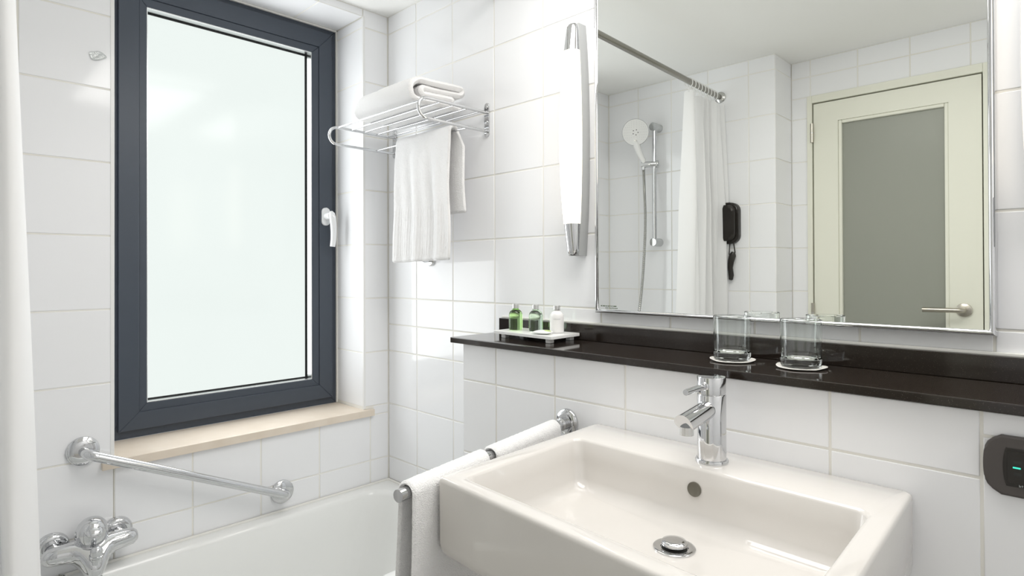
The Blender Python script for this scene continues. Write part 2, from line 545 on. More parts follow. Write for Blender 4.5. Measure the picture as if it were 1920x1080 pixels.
# handle
h = prism('handle_plate', rrect(-.180, -.148, 1.425, 1.493, .0155), lambda u, v, d: (d, u, v), -.179, -.168, 'white_metal', win, .003)
lathe('handle_neck', [(.0125, 0), (.0125, .030), (.011, .034)], (-.170, -.164, 1.460), 'white_metal', h, axis=(1, 0, 0), n=24)
hp = [(-.134, -.164, 1.476), (-.131, -.1625, 1.468), (-.130, -.160, 1.455), (-.130, -.157, 1.43), (-.131, -.155, 1.40), (-.133, -.155, 1.37), (-.136, -.157, 1.344)]
tube('handle_lever', hp, [.005, .009, .0105, .0105, .0105, .010, .009], 'white_metal', h, n=16, ry=[.006, .011, .0125, .0120, .0110, .0105, .0100])
lathe('key_lock', [(.0055, 0), (.0055, .003), (.001, .0032)], (-.123, -.161, 1.456), 'chrome', h, axis=(1, -.3, 0), n=16)

# ------------------------------------------------------------------ door (seen in the mirror)
door = empty('door_1', ((DX0 + DX1) / 2, Y3, 0), 'cream painted door with tall frosted pane seen in mirror', kind='structure')
def jamb(x0, x1, z0, z1): box('door_frame', x0, x1, Y3 - .06, Y3 + .012, z0, z1, 'door', door, .002)
jamb(DX0, .9935, 0, DZ1); jamb(1.6120, DX1, 0, DZ1); jamb(.9935, 1.6120, 2.0125, DZ1)
ya, yb_ = Y3 - .038, Y3 + .004
GX0, GX1, GZ0, GZ1 = 1.100, 1.502, .25, 1.918
bm = bmesh.new()
for b_ in ((.9985, GX0, .008, 2.0075), (GX1, 1.6075, .008, 2.0075), (GX0, GX1, GZ1, 2.0075), (GX0, GX1, .008, GZ0)):
    bm_box(bm, b_[0], b_[1], ya, yb_, b_[2], b_[3])
from_bm('door_leaf', bm, 'door', door, smooth=False)
for b_ in ((GX0, GX0 + .014, GZ0, GZ1), (GX1 - .014, GX1, GZ0, GZ1), (GX0 + .014, GX1 - .014, GZ1 - .014, GZ1), (GX0 + .014, GX1 - .014, GZ0, GZ0 + .014)):
    box('glazing_bead', b_[0], b_[1], ya + .008, yb_ - .003, b_[2], b_[3], 'door', door, .003)
box('door_pane', GX0 + .006, GX1 - .006, ya + .016, ya + .024, GZ0 + .006, GZ1 - .006, 'door_glass', door, 0)
box('gap_shade_sheet', .990, 1.615, Y3 - .075, Y3 - .062, 0, 2.03, 'dark_hole', door, 0)  # dark sheet added behind the leaf, stands in for shade in the door gaps
for zh in (1.875, 1.055, .25):
    hg = lathe('hinge', [(.0072, -.043), (.0072, .043)], (.9945, Y3 + .014, zh), 'nickel', door, n=16)
    lathe('hinge_pin', [(.0080, -.0015), (.0080, .0015)], (.9945, Y3 + .014, zh), 'steel', hg, n=16)
hz = 1.090
hr = lathe('handle_rose', [(.0265, 0), (.0265, .008), (.024, .010), (.001, .0102)], (1.549, yb_, hz), 'nickel', door, axis=(0, 1, 0))
tube('handle_lever', [(1.549, yb_ + .008, hz), (1.549, yb_ + .040, hz), (1.5465, yb_ + .048, hz), (1.540, yb_ + .052, hz), (1.52, yb_ + .053, hz), (1.420, yb_ + .053, hz - .001)], .0095, 'nickel', hr, n=20)

# ------------------------------------------------------------------ bathtub
def ring_pts(x0, x1, y0, y1, r, z, n=10):
    return [(u, v, z) for u, v in rrect(x0, x1, y0, y1, r, n)]
bm = bmesh.new()
tx0, tx1, ty0, ty1, tz = .001, .672, Y2 + .001, -.001, .464
rings = [ring_pts(tx0, tx1, ty0, ty1, .004, 0), ring_pts(tx0, tx1, ty0, ty1, .004, tz - .012), ring_pts(tx0 + .002, tx1 - .003, ty0 + .002, ty1 - .002, .006, tz - .003),
         ring_pts(tx0 + .010, tx1 - .010, ty0 + .01, ty1 - .01, .012, tz),
         ring_pts(.048, .600, -1.40, -.062, .075, tz), ring_pts(.055, .594, -1.393, -.070, .075, tz - .004), ring_pts(.059, .589, -1.386, -.077, .076, tz - .016),
         ring_pts(.068, .580, -1.37, -.10, .085, tz - .10), ring_pts(.085, .562, -1.34, -.16, .10, tz - .26), ring_pts(.105, .543, -1.31, -.23, .11, tz - .36), ring_pts(.135, .515, -1.27, -.29, .12, tz - .395)]
bm_rings(bm, rings, True, True)
tub = empty('bathtub', (.33, -.74, 0), 'white built-in bathtub below the window', 'bathtub')
from_bm('tub_shell', bm, 'acrylic', tub, angle=50)
tube('caulk_bead', [(.0068, ty0 + .002, tz), (.0068, ty1 - .002, tz)], .0055, 'caulk', tub, n=10)
tube('caulk_bead', [(.006, -.0068, tz), (tx1 - .02, -.0068, tz)], .0055, 'caulk', tub, n=10)
lathe('tub_drain', [(.028, 0), (.028, .003), (.022, .004), (.001, .003)], (.33, -1.12, tz - .3955), 'chrome', tub)

# ------------------------------------------------------------------ tub mixer tap
mx = empty('tub_mixer', (0, -.948, .54), 'chrome single-lever bath mixer on the wall above the tub', 'tap')
for y_ in (-.880, -1.022):
    e_ = lathe('escutcheon', [(.038, 0), (.0378, .004), (.0350, .011), (.0300, .0145), (.0225, .0150), (.0215, .010), (.001, .010)], (.0005, y_, .543), 'chrome', mx, axis=(1, 0, 0), n=40)
    lathe('inlet_nut', [(.0185, 0), (.0185, .040)], (.008, y_, .541), 'chrome', e_, axis=(1, 0, 0), n=24)
def mixer_body():
    # lofted across the wall: round arms that swell into the forward-down spout at the centre
    st = [(-.104, .006, .006, 0), (-.101, .014, .014, 0), (-.092, .021, .021, 0), (-.070, .0235, .0235, 0), (-.052, .0250, .0245, .001), (-.040, .0290, .0260, .004), (-.031, .0360, .0275, .011),
          (-.023, .0440, .0285, .019), (-.015, .0500, .0290, .026), (-.007, .0535, .0295, .030), (0, .0545, .0295, .031)]
    st = st + [(-a, b, c, d_) for a, b, c, d_ in reversed(st[:-1])]
    ax = Vector((.62, 0, -.78)).normalized(); bx = Vector((.78, 0, .62)).normalized()
    bm = bmesh.new(); rings = []
    for dy, ra, rb, sh_ in st:
        c = Vector((.062, -.948 + dy, .541)) + ax * sh_
        rings.append([c + ax * (ra * math.cos(2 * PI * k / 36)) + bx * (rb * math.sin(2 * PI * k / 36)) for k in range(36)])
    bm_rings(bm, rings, True, True)
    return from_bm('mixer_body', bm, 'chrome', mx, angle=60)
mixer_body()
lathe('spout_outlet', [(.0145, 0), (.0145, .024)], (.108, -.948, .454), 'satin', mx, axis=(.1, 0, 1), n=24)
dome = lathe('mixer_lever', [(.0300, -.004), (.0345, .004), (.0365, .018), (.0355, .032), (.0305, .046), (.0220, .056), (.0110, .0615), (.001, .063)], (.060, -.948, .557), 'chrome', mx, axis=(.22, 0, 1), n=40)
tube('lever_grip', [(.080, -.948, .596), (.094, -.948, .591), (.103, -.948, .583), (.106, -.948, .579)], [.008, .0085, .0070, .003], 'chrome', dome, n=20, ry=[.020, .0210, .0160, .008])
kn = lathe('diverter_knob', [(.0090, -.008), (.0090, .006), (.0100, .0065), (.0145, .0070), (.0145, .0100), (.0125, .0110), (.0155, .0120), (.0155, .0155), (.0130, .0165), (.0135, .0280), (.0105, .0350), (.005, .0385), (.001, .039)], (.114, -.948, .522), 'chrome', mx, axis=(.18, 0, 1), n=32)

# ------------------------------------------------------------------ grab rail on the window wall
gr = empty('grab_rail', (0, -.6866, .6523), 'chrome slanting grab rail on the tiles below the window', 'grab rail')
A, B = Vector((0, -.9566, .778)), Vector((0, -.4166, .5266))
for p_ in (A, B):
    fl = lathe('flange', [(.0375, 0), (.0380, .003), (.0370, .008), (.030, .013), (.018, .0155), (.001, .016)], p_ + Vector((.0005, 0, 0)), 'chrome', gr, axis=(1, 0, 0), n=40)
    lathe('set_screw', [(.002, 0), (.002, .002)], p_ + Vector((.010, .006, -.029)), 'rubber', fl, axis=(1, 0, 0), n=10)
dv = (B - A).normalized(); ox = Vector((1, 0, 0))
def bend(p, s):
    out = []
    for k in range(9):
        a = math.radians(90 * k / 8)
        out.append(p + ox * (.028 + .027 * math.sin(a)) + dv * s * .027 * (1 - math.cos(a)))
    return out
pts = [A + ox * .01] + bend(A, 1) + list(reversed(bend(B, -1))) + [B + ox * .01]
tube('rail', pts, .0125, 'chrome', gr, n=24)

# clear adhesive pad left on the tiles beside the window
bm = bmesh.new()
ac = Vector((.0006, -.9255, 1.835))
rings = []
for rr_, hx in ((1., 0), (1.02, .0018), (.80, .0034), (.55, .0022), (.30, .0030), (.02, .0032)):
    rings.append([ac + Vector((hx, rr_ * (.0185 + .003 * math.sin(3 * a_ + 1)) * math.cos(a_), rr_ * (.0125 + .0025 * math.sin(2 * a_)) * math.sin(a_))) for a_ in [2 * PI * k / 28 for k in range(28)]])
bm_rings(bm, rings, True, True)
tag(from_bm('adhesive_pad', bm, 'glass', angle=60), 'small clear adhesive pad stuck on tiles left of the window', 'adhesive pad')

# ------------------------------------------------------------------ towel rack with towels
rk = empty('towel_rack', (.30, 0, 1.672), 'chrome wall rack of round bars holding towels beside the window', 'towel rack')
RX = (.047, .5535); ZU, ZL, YF = 1.749, 1.690, -.239
for x_ in RX:
    pl = prism('wall_plate', rrect(x_ - .010, x_ + .010, 1.6725, 1.7800, .0098), lambda u, v, d: (u, -d, v), .0004, .0045, 'chrome', rk, .001)
    for zs in (1.767, 1.720):
        lathe('screw', [(.0055, 0), (.005, .002), (.001, .003)], (x_, -.0045, zs), 'satin', pl, axis=(0, -1, 0), n=14)
    c = (YF, (ZU + ZL) / 2); r_ = (ZU - ZL) / 2
    loop = [(x_, -.004, ZU)] + [(x_, y_, z_) for y_, z_ in arc(c, r_, 90, 270, 16)] + [(x_, -.004, ZL)]
    tube('side_loop', loop, .0048, 'chrome', rk, n=14)
for y_ in (-.236, -.184, -.133, -.081, -.030):
    tube('shelf_bar', [(RX[0], y_, ZU), (RX[1], y_, ZU)], .0030, 'chrome', rk, n=12)
tube('hanging_bar', [(RX[0], -.082, ZL), (RX[1], -.082, ZL)], .0032, 'chrome', rk, n=12)

def wob(x, y, z, s=1.):
    return math.sin(x * 23 + y * 17 + 1.3) * .5 + math.sin(x * 51 - z * 37 + y * 29) * .3 + math.sin(z * 71 + x * 13) * .2

# folded towel lying on the rack: one spiral-folded sheet
zb = ZU + .0035
sp = [(-.050, .0105), (-.198, .0105)] + arc((-.200, .0430), .0325, 270, 90, 12)[1:] + [(-.070, .0755)] + arc((-.064, .0647), .0108, 90, -90, 8)[1:] + [(-.182, .0538)] + arc((-.182, .0430), .0108, 90, 270, 8)[1:] + [(-.085, .0322)]
sp_s = path_sampler([(0, a, b) for a, b in sp])
def folded(u, v):
    p = sp_s(v)
    x = .165 + .315 * u
    k = 1 - .38 * max(0, 1 - u / .16) ** 2
    z = zb + .0105 + (p.z - .0105) * k * (1 - .06 * (1 - u)) + .0025 * wob(x, p.y, p.z) * (1 if p.z > .03 else 0)
    y = p.y + .004 * wob(p.z * 3, x, .3) + .006 * math.sin(u * 3 + v * 9)
    return (x + .008 * math.sin(v * 14), min(y, -.02), max(z, zb + .0102))
ft = sheet('folded_towel', folded, 90, 170, .0190, 'towel', None, True, .0007)
tag(ft, 'white folded bath towel lying on top of the chrome rack', 'towel')

# towel hanging over the lower rack bar
hb = (-.082, ZL)
hp_ = [(-.104, 1.287), (-.1035, 1.40), (-.102, 1.52), (-.1005, 1.62)] + arc((hb[0], 1.688), .0165, 190, -10, 14) + [(-.064, 1.60), (-.062, 1.50), (-.060, 1.437)]
hs_ = path_sampler([(0, a, b) for a, b in hp_])
def hang(u, v):
    p = hs_(v)
    front = 1 if v < .60 else -1
    dist = max(0, ZL - p.z)
    x = .203 + .283 * u + (.028 if front < 0 else 0) * min(dist / .05, 1) * (1 if u > .5 else .4)
    amp = min(dist * .06, .010)
    y = p.y - (amp * (math.sin(u * 15 + 1) * .6 + math.sin(u * 31 + 2 + p.z * 4) * .3) if front > 0 else -amp * .3 * math.sin(u * 12))
    x += .004 * math.sin(p.z * 18 + u * 2) * min(dist * 6, 1)
    z = p.z + (.006 * (u - .5) if v < .05 else 0)
    if front > 0 and 1.30 < p.z < 1.46:
        y += .0006 * math.sin(u * 2 * PI * 26)            # ribbed band
    return (x, min(y, -.035), z)
ht = empty('hanging_towel', (.34, -.09, 1.29), 'white towel hanging down from the lower bar of the rack', 'towel')
sheet('towel_cloth', hang, 156, 130, .010, 'towel', ht, True, .0005)

# robe hook mostly hidden behind the hanging towel
rh = empty('robe_hook', (.262, 0, 1.286), 'small chrome hook peeping out below the hanging towel', 'hook')
lathe('hook_rose', [(.020, 0), (.020, .006), (.017, .009), (.001, .0095)], (.266, -.0005, 1.288), 'chrome', rh, axis=(0, -1, 0))
tube('hook_arm', [(.266, -.008, 1.288), (.266, -.030, 1.286), (.266, -.040, 1.291), (.266, -.043, 1.301)], [.007, .007, .007, .008], 'chrome', rh, n=14)

# ------------------------------------------------------------------ wall lamps
def wall_lamp(cx, label):
    L = empty('wall_lamp', (cx, 0, 1.60), label, 'wall lamp', 'wall lamps beside the mirror')
    z0, z1 = 1.291, 1.912
    def half(z):
        s = (z - z0) / (z1 - z0) * 2 - 1
        return .0180 + .0125 * (1 - abs(s) ** 2.2)
    def dep(z):
        s = (z - z0) / (z1 - z0) * 2 - 1
        return .046 + .030 * (1 - abs(s) ** 2.0)
    # back plate
    n = 24
    zz = [z0 + (z1 - z0) * k / n for k in range(n + 1)]
    out = [(cx + half(z), z) for z in zz] + [(cx - half(z), z) for z in reversed(zz)]
    prism('back_plate', out, lambda u, v, d: (u, -d, v), .0004, .034, 'grey_plastic', L, .003)
    def body(name, za, zb_, m, n, close0, close1, base=.032):
        bm = bmesh.new()
        rings = []
        K = 20
        for k in range(n + 1):
            z = za + (zb_ - za) * k / n
            a, d = half(z) - .0012, dep(z)
            sc = 1.
            if close0 and k == 0: sc = .78
            if close1 and k == n: sc = .78
            ring = []
            for q in range(K + 1):
                t = PI * q / K
                ring.append((cx + a * sc * math.copysign(abs(math.cos(t)) ** .8, math.cos(t)), -(base + (d - base) * sc * abs(math.sin(t)) ** .8), z))
            rings.append(ring)
        bm_rings(bm, rings, True, True)
        return from_bm(name, bm, m, L, angle=50)
    body('diffuser', 1.376, 1.837, 'lamp_glass', 40, False, False)
    body('end_cap', 1.837, 1.911, 'chrome', 10, False, True, .030)
    body('end_cap', 1.292, 1.376, 'chrome', 10, True, False, .030)
wall_lamp(.924, 'tall lit wall lamp with chrome tips left of the mirror')
wall_lamp(1.868, 'tall lit wall lamp with chrome tips right of the mirror')

# ------------------------------------------------------------------ mirror
mr = empty('wall_mirror', (1.394, 0, 1.14), 'large rectangular wall mirror with slim chrome frame above shelf', 'mirror')
mx0, mx1, mz0, mz1 = .9838, 1.8040, 1.1405, 2.19
box('mirror_backing', mx0 + .004, mx1 - .004, -.012, -.0004, mz0 + .004, mz1 - .004, 'grey_plastic', mr, 0)
box('mirror_glass', mx0 + .006, mx1 - .006, -.018, -.0125, mz0 + .006, mz1 - .006, 'mirror', mr, 0)
def mir_bar(p0, p1, q):
    """mitred bar with rounded front; q = inward direction"""
    p0 = Vector(p0); p1 = Vector(p1); q = Vector(q); t = (p1 - p0).normalized()
    prof = [(0, 0), (0, .016), (.0012, .0205), (.004, .0228), (.007, .0220), (.0095, .0195), (.0105, .0165)]
    bm = bmesh.new()
    rings = [[p0 + q * a + t * a + Vector((0, -d, 0)) for a, d in prof], [p1 + q * a - t * a + Vector((0, -d, 0)) for a, d in prof]]
    bm_rings(bm, rings, True, True)
    from_bm('frame_bar', bm, 'chrome', mr, angle=60)
mir_bar((mx0, -.0004, mz0), (mx1, -.0004, mz0), (0, 0, 1)); mir_bar((mx0, -.0004, mz1), (mx1, -.0004, mz1), (0, 0, -1))
mir_bar((mx0, -.0004, mz0), (mx0, -.0004, mz1), (1, 0, 0)); mir_bar((mx1, -.0004, mz0), (mx1, -.0004, mz1), (-1, 0, 0))
# tiny printed maker's mark in the lower left corner of the glass
bm = bmesh.new()
for k in range(9):
    w_ = random.uniform(.0025, .0055)
    bm_box(bm, 1.001 + k * .0055, 1.001 + k * .0055 + w_, -.0184, -.0181, 1.1585, 1.1612)
for k in range(8):
    bm_box(bm, 1.016 + k * .0048, 1.0185 + k * .0048, -.0184, -.0181, 1.1535, 1.1560)
from_bm('corner_mark', bm, 'print', mr, smooth=False)

# ------------------------------------------------------------------ black shelf
ZS = 1.0655
sh = empty('vanity_shelf', (1.5, -.1, 1.05), 'long polished black granite shelf below the mirror', 'shelf')
bm = bmesh.new(); bm_box(bm, .6215, XE - .001, -.2113, -.0006, 1.0498, ZS, .0018, 2)
from_bm('shelf_slab', bm, 'granite', sh, flat=True)
bm = bmesh.new(); bm_box(bm, .6225, XE - .001, -.020, -.0006, ZS + .0002, 1.1080, .0012, 2)
from_bm('upstand', bm, 'granite', sh, flat=True)
box('caulk_line', .6225, XE - .001, -.009, -.0004, 1.1075, 1.1135, 'caulk', sh, .0015)

# ------------------------------------------------------------------ washbasin
# outline corners measured: back-left, back-right, front-right, front-left
def quad(u, v):
    bl, br, frr, fl = Vector((1.115, YB - .0005)), Vector((1.7185, YB - .0005)), Vector((1.738, -.700)), Vector((1.1335, -.662))
    a = bl.lerp(br, u); b = fl.lerp(frr, u)
    return a.lerp(b, v)
RIM = .9085
def qring(u0, u1, v0, v1, r, z, n=8, aspect=1.28):
    pts = []
    ru, rv = r, r * aspect
    for cu, cv, a0 in ((u1 - ru, v1 - rv, 0), (u0 + ru, v1 - rv, 90), (u0 + ru, v0 + rv, 180), (u1 - ru, v0 + rv, 270)):
        for k in range(n + 1):
            a = math.radians(a0 + 90 * k / n)
            q = quad(cu + ru * math.cos(a), cv + rv * math.sin(a))
            pts.append((q.x, q.y, z))
    return pts
bs = empty('washbasin', (1.42, YB, .779), 'white rectangular ceramic washbasin mounted under the black shelf', 'washbasin')
bm = bmesh.new()
iu0, iu1, iv0, iv1 = .066, .944, .262, .928
rings = [qring(.10, .90, .0, .90, .03, .779), qring(.010, .990, 0, .985, .012, .780), qring(.004, .996, 0, .993, .012, .786), qring(.0005, .9995, 0, .9995, .014, .80),
         qring(0, 1, 0, 1, .014, RIM - .008), qring(.0015, .9985, .001, .998, .014, RIM - .0035), qring(.005, .995, .004, .993, .014, RIM - .0008), qring(.010, .990, .008, .987, .014, RIM),
         qring(iu0 - .012, iu1 + .012, iv0 - .015, iv1 + .014, .030, RIM), qring(iu0 - .005, iu1 + .005, iv0 - .006, iv1 + .006, .030, RIM - .0012), qring(iu0, iu1, iv0, iv1, .030, RIM - .0055),
         qring(iu0 + .006, iu1 - .006, iv0 + .006, iv1 - .008, .032, RIM - .040), qring(iu0 + .013, iu1 - .013, iv0 + .014, iv1 - .018, .036, RIM - .076), qring(iu0 + .024, iu1 - .024, iv0 + .03, iv1 - .034, .045, RIM - .090),
         qring(iu0 + .05, iu1 - .05, iv0 + .07, iv1 - .07, .06, RIM - .0955), qring(.32, .70, .35, .64, .08, RIM - .1005), qring(.468, .561, .400, .512, .040, RIM - .1045)]
bm_rings(bm, rings, True, True)
from_bm('basin_bowl', bm, 'ceramic', bs, angle=45)
dc = quad(.5145, .456)
zf = RIM - .1045
dr_ = lathe('drain_ring', [(.020, -.004), (.0335, -.001), (.0335, .0018), (.030, .0030), (.0225, .0012), (.020, -.003)], (dc.x, dc.y, zf + .001), 'chrome', bs, closed=True)
lathe('drain_plug', [(.008, -.004), (.008, .004), (.0185, .0045), (.0205, .006), (.0205, .0105), (.019, .012), (.0125, .0128), (.001, .0128)], (dc.x, dc.y, zf + .001), 'chrome', bs)
lathe('drain_well', [(.0205, 0), (.001, .0003)], (dc.x, dc.y, zf + .0005), 'dark_hole', bs)
oc = quad(.500, iv0 + .008)
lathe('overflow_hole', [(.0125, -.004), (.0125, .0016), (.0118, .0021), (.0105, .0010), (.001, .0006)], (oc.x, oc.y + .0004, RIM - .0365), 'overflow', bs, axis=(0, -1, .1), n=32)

# ------------------------------------------------------------------ basin tap
FXc, FYc = 1.4268, -.2700
fa = empty('basin_tap', (FXc, FYc, RIM), 'chrome single-lever basin tap standing on the washbasin rim', 'tap')
lathe('base_ring', [(.0285, 0), (.0288, .004), (.0275, .0062), (.001, .0064)], (FXc, FYc, RIM), 'chrome', fa, n=48)
lathe('tap_body', [(.0250, .006), (.0250, .1205), (.0240, .1218), (.0200, .1222)], (FXc, FYc, RIM), 'chrome', fa, n=48)
cap_ = lathe('lever_cap', [(.0235, .122), (.0235, .1235), (.0248, .1242), (.0248, .1515), (.0238, .1530), (.001, .1534)], (FXc, FYc, RIM), 'chrome', fa, n=48)
lathe('lever_socket', [(.0075, .0), (.0075, .0275), (.006, .029)], (FXc, FYc, RIM + .1375), 'chrome', cap_, axis=(0, -1, .03), n=20)
tube('lever', [(FXc, FYc - .022, RIM + .1385), (FXc, FYc - .094, RIM + .1375)], .0052, 'chrome', cap_, n=18)
# spout: inclined cylinder cut off plumb at the tip
def spout():
    bm = bmesh.new()
    n = 28; r = .0165
    a0 = Vector((FXc, FYc, RIM + .098)); dirv = Vector((0, -1, -.12)).normalized(); up = Vector((0, dirv.z, -dirv.y)); side = Vector((1, 0, 0))
    rings = []
    for t in (0.0, .03, .06, .085):
        rings.append([a0 + dirv * t + side * (r * math.cos(2 * PI * k / n)) + up * (r * math.sin(2 * PI * k / n)) for k in range(n)])
    last = []
    for k in range(n):
        s_ = math.sin(2 * PI * k / n)
        last.append(a0 + dirv * (.103 + .010 * s_ - (0 if s_ < 0 else .006 * s_ * s_)) + side * (r * math.cos(2 * PI * k / n)) + up * (r * s_))
    rings.append(last)
    bm_rings(bm, rings, True, True)
    return from_bm('spout', bm, 'chrome', fa, angle=45)
spo = spout()
lathe('aerator', [(.0112, 0), (.0112, .014)], (FXc, FYc - .091, RIM + .0655), 'satin', spo, n=28)

# ------------------------------------------------------------------ swivel towel rail with two towels
zbR = .8925
Rw = Vector((1.026, YB - .0003, zbR)); Re = Vector((1.1235, -.7340, zbR))
tr = empty('towel_rail', Rw, 'chrome towel rail sticking out from the wall beside the washbasin', 'towel rail')
ro = lathe('rosette', [(.0315, 0), (.0315, .004), (.029, .008), (.022, .0105), (.0205, .014), (.018, .0145), (.001, .0146)], (1.0335, YB - .0003, zbR + .004), 'chrome', tr, axis=(0, -1, 0), n=40)
lathe('swivel_joint', [(.0135, .012), (.0145, .018), (.0145, .026), (.011, .030), (.0125, .034), (.0125, .044), (.010, .047)], (1.0320, YB, zbR + .002), 'chrome', ro, axis=(.05, -1, 0), n=32)
dR = (Re - Rw).normalized()
tube('bar', [Rw + dR * .03, Re], .0105, 'chrome', tr, n=28)
nR = Vector((-dR.y, dR.x, 0))
if nR.x < 0: nR = -nR                      # points to the basin side
LR = (Re - Rw).length
def rail_towel(name, s0, s1, lf, lb, label, seed):
    th = .0075
    rr = .0105 + th / 2 + .0012
    prof = [(rr + .0, -lf), (rr, -lf * .5), (rr, -.02)] + [(x, z) for x, z in arc((0, 0), rr, 0, 180, 14)] + [(-rr, -.02), (-rr - .006, -lb * .5), (-rr - .010, -lb)]
    ps = path_sampler([(0, a, b) for a, b in prof])
    def f(u, v):
        p = ps(v)
        q = Rw + dR * (s0 + (s1 - s0) * u)
        k = min(max(-p.z, 0) * 4, 1)
        w = .0035 * math.sin(u * 9 + seed) * k
        if p.y > 0: w *= .15
        return q + nR * (p.y + w) + Vector((0, 0, p.z)) + dR * (.004 * math.sin(v * 7 + seed) * k + (.008 * k * (u - .5) if p.y < 0 else .010 * k * (u - .5)))
    e_ = empty(name, Rw + dR * ((s0 + s1) / 2) + Vector((0, 0, -lf)), label, 'towel', 'hand towels on the rail beside the basin')
    sheet('towel_cloth', f, 70, 170, th, 'towel', e_, True, .0005)
rail_towel('hand_towel', .3250, LR - .020, .36, .34, 'white hand towel over the free end of the rail', 1.0)
rail_towel('hand_towel', .0550, .2960, .33, .31, 'white hand towel on the rail next to its wall rosette', 2.3)

# ------------------------------------------------------------------ tray with toiletries
tray = empty('amenity_tray', (.845, -.09, ZS), 'small white tray on feet at the left end of shelf', 'tray')
to = [(.718, -.133), (.940, -.145), (.935, -.024), (.712, -.023)]
prism('tray_plate', to, lambda u, v, d: (u, v, d), ZS + .0115, ZS + .0195, 'white_plastic', tray, .0012)
for x_, y_ in ((.748, -.118), (.920, -.128), (.915, -.040), (.742, -.038)):
    box('foot', x_ - .008, x_ + .008, y_ - .008, y_ + .008, ZS + .0002, ZS + .0117, 'white_plastic', tray, .0015)
ZT = ZS + .0198
def bottle(x, y, m, cat_label, level):
    b = empty('toiletry_bottle', (x, y, ZT), cat_label, 'bottle', 'toiletry bottles on the tray')
    prof = [(.0160, 0), (.0180, .0008), (.0190, .003), (.0192, .010), (.0192, .042), (.0184, .047), (.0160, .0520), (.0125, .0555), (.0095, .0572), (.0088, .0585), (.0086, .0600), (.001, .0602)]
    lathe('bottle_body', prof, (x, y, ZT), m, b, n=36)
    cp = [(.0092, .0600)]
    for k in range(4):
        z_ = .0604 + k * .0030
        cp += [(.0095, z_), (.0095, z_ + .0021), (.0088, z_ + .0023), (.0088, z_ + .0029)]
    cp += [(.0094, .0728), (.001, .0730)]
    lathe('screw_cap', cp, (x, y, ZT), 'alu', b, n=28)
    bm = bmesh.new()
    va = math.atan2(-1.286 - y, 1.923 - x)
    for k in range(8):
        a = va + (k - 3.5) * .13
        c_ = Vector((x + .01925 * math.cos(a), y + .01925 * math.sin(a), ZT + .0375))
        t_ = Vector((-math.sin(a), math.cos(a), 0)); r_ = Vector((math.cos(a), math.sin(a), 0))
        hh = random.choice((.0007, .0009, .0011)); ww = .0006
        vs = [bm.verts.new(c_ + t_ * sx * ww + Vector((0, 0, sz * hh)) + r_ * dr) for dr in (0, .0002) for sx, sz in ((-1, -1), (1, -1), (1, 1), (-1, 1))]
        bm.faces.new(vs[4:]); bm.faces.new(vs[:4][::-1])
        for q in range(4): bm.faces.new((vs[q], vs[(q + 1) % 4], vs[4 + (q + 1) % 4], vs[4 + q]))
    from_bm('label_print', bm, level, b, smooth=False)
bottle(.755, -.083, 'green_gel', 'small bottle of bright green gel on the tray', 'print')
bottle(.822, -.073, 'pale_gel', 'small bottle of paler blue-green gel, middle of the tray', 'print')
bottle(.890, -.064, 'lotion', 'small bottle of white lotion on the tray', 'print_grey')
# wrapped soap
def soap():
    e = empty('wrapped_soap', (.885, -.115, ZT), 'flat soap in white and green wrapper lying on the tray', 'soap')
    bm = bmesh.new()
    rings = []
    N = 12
    for k in range(N + 1):
        t = -1 + 2 * k / N
        w = .017 * (1 - .35 * abs(t) ** 6); h = .0045 * (1 - abs(t) ** 4) + .0006
        c = Vector((.885 + .030 * t * .8, -.115 + .030 * t * .25, ZT + .0051))
        rings.append([c + Vector((-.25 * w * math.cos(a), w * math.cos(a), h * math.sin(a))) for a in [2 * PI * q / 16 for q in range(16)]])
    bm_rings(bm, rings)
    from_bm('wrapper', bm, 'soap_wrap', e, angle=60)
    lathe('green_seal', [(.0090, 0), (.0086, .0009), (.006, .0013), (.001, .0014)], (.8985, -.1115, ZT + .0089), 'soap_green', e, axis=(.12, 0, 1), n=20)
soap()

# ------------------------------------------------------------------ tumblers on paper coasters
def tumbler(x, y, label, clabel):
    c = bmesh.new()
    n = 48
    rings = []
    for r, z in ((.001, .0003), (.036, .0003), (.044, .0014), (.0445, .0022), (.0440, .0028), (.036, .0016), (.001, .0016)):
        ring = []
        for k in range(n):
            a = 2 * PI * k / n
            w = 1 + (.02 * math.sin(a * 3 + x * 9) + .012 * math.sin(a * 7)) * (1 if r > .03 else 0)
            ring.append((x + r * w * math.cos(a), y + r * w * math.sin(a), ZS + .0004 + z + (max(0, .0022 * math.sin(a * 2 + x * 5)) if r > .04 else 0)))
        rings.append(ring)
    bm_rings(c, rings, True, True)
    co = from_bm('paper_coaster', c, 'paper', angle=60)
    tag(co, clabel, 'coaster', 'paper coasters under the tumblers')
    z0 = ZS + .0024
    prof = [(.001, .0012), (.030, .0012), (.0325, .0), (.0348, .0012), (.0358, .004), (.0360, .010), (.0368, .0885), (.0364, .0900), (.0353, .0900), (.0349, .0885), (.0338, .020), (.0320, .0165), (.027, .0150), (.001, .0146)]
    g = lathe('drinking_glass', prof, (x, y, z0), 'glass', n=64, angle=10)
    g['label'] = label; g['category'] = 'glass'; g['group'] = 'tumblers on the shelf'
tumbler(1.386, -.0945, 'clear tumbler on coaster directly behind the basin tap', 'white paper coaster under the tumbler nearest the basin tap')
tumbler(1.519, -.0900, 'clear tumbler on coaster nearest the right, below the door handle reflection', 'white paper coaster under the tumbler farther from the basin tap')

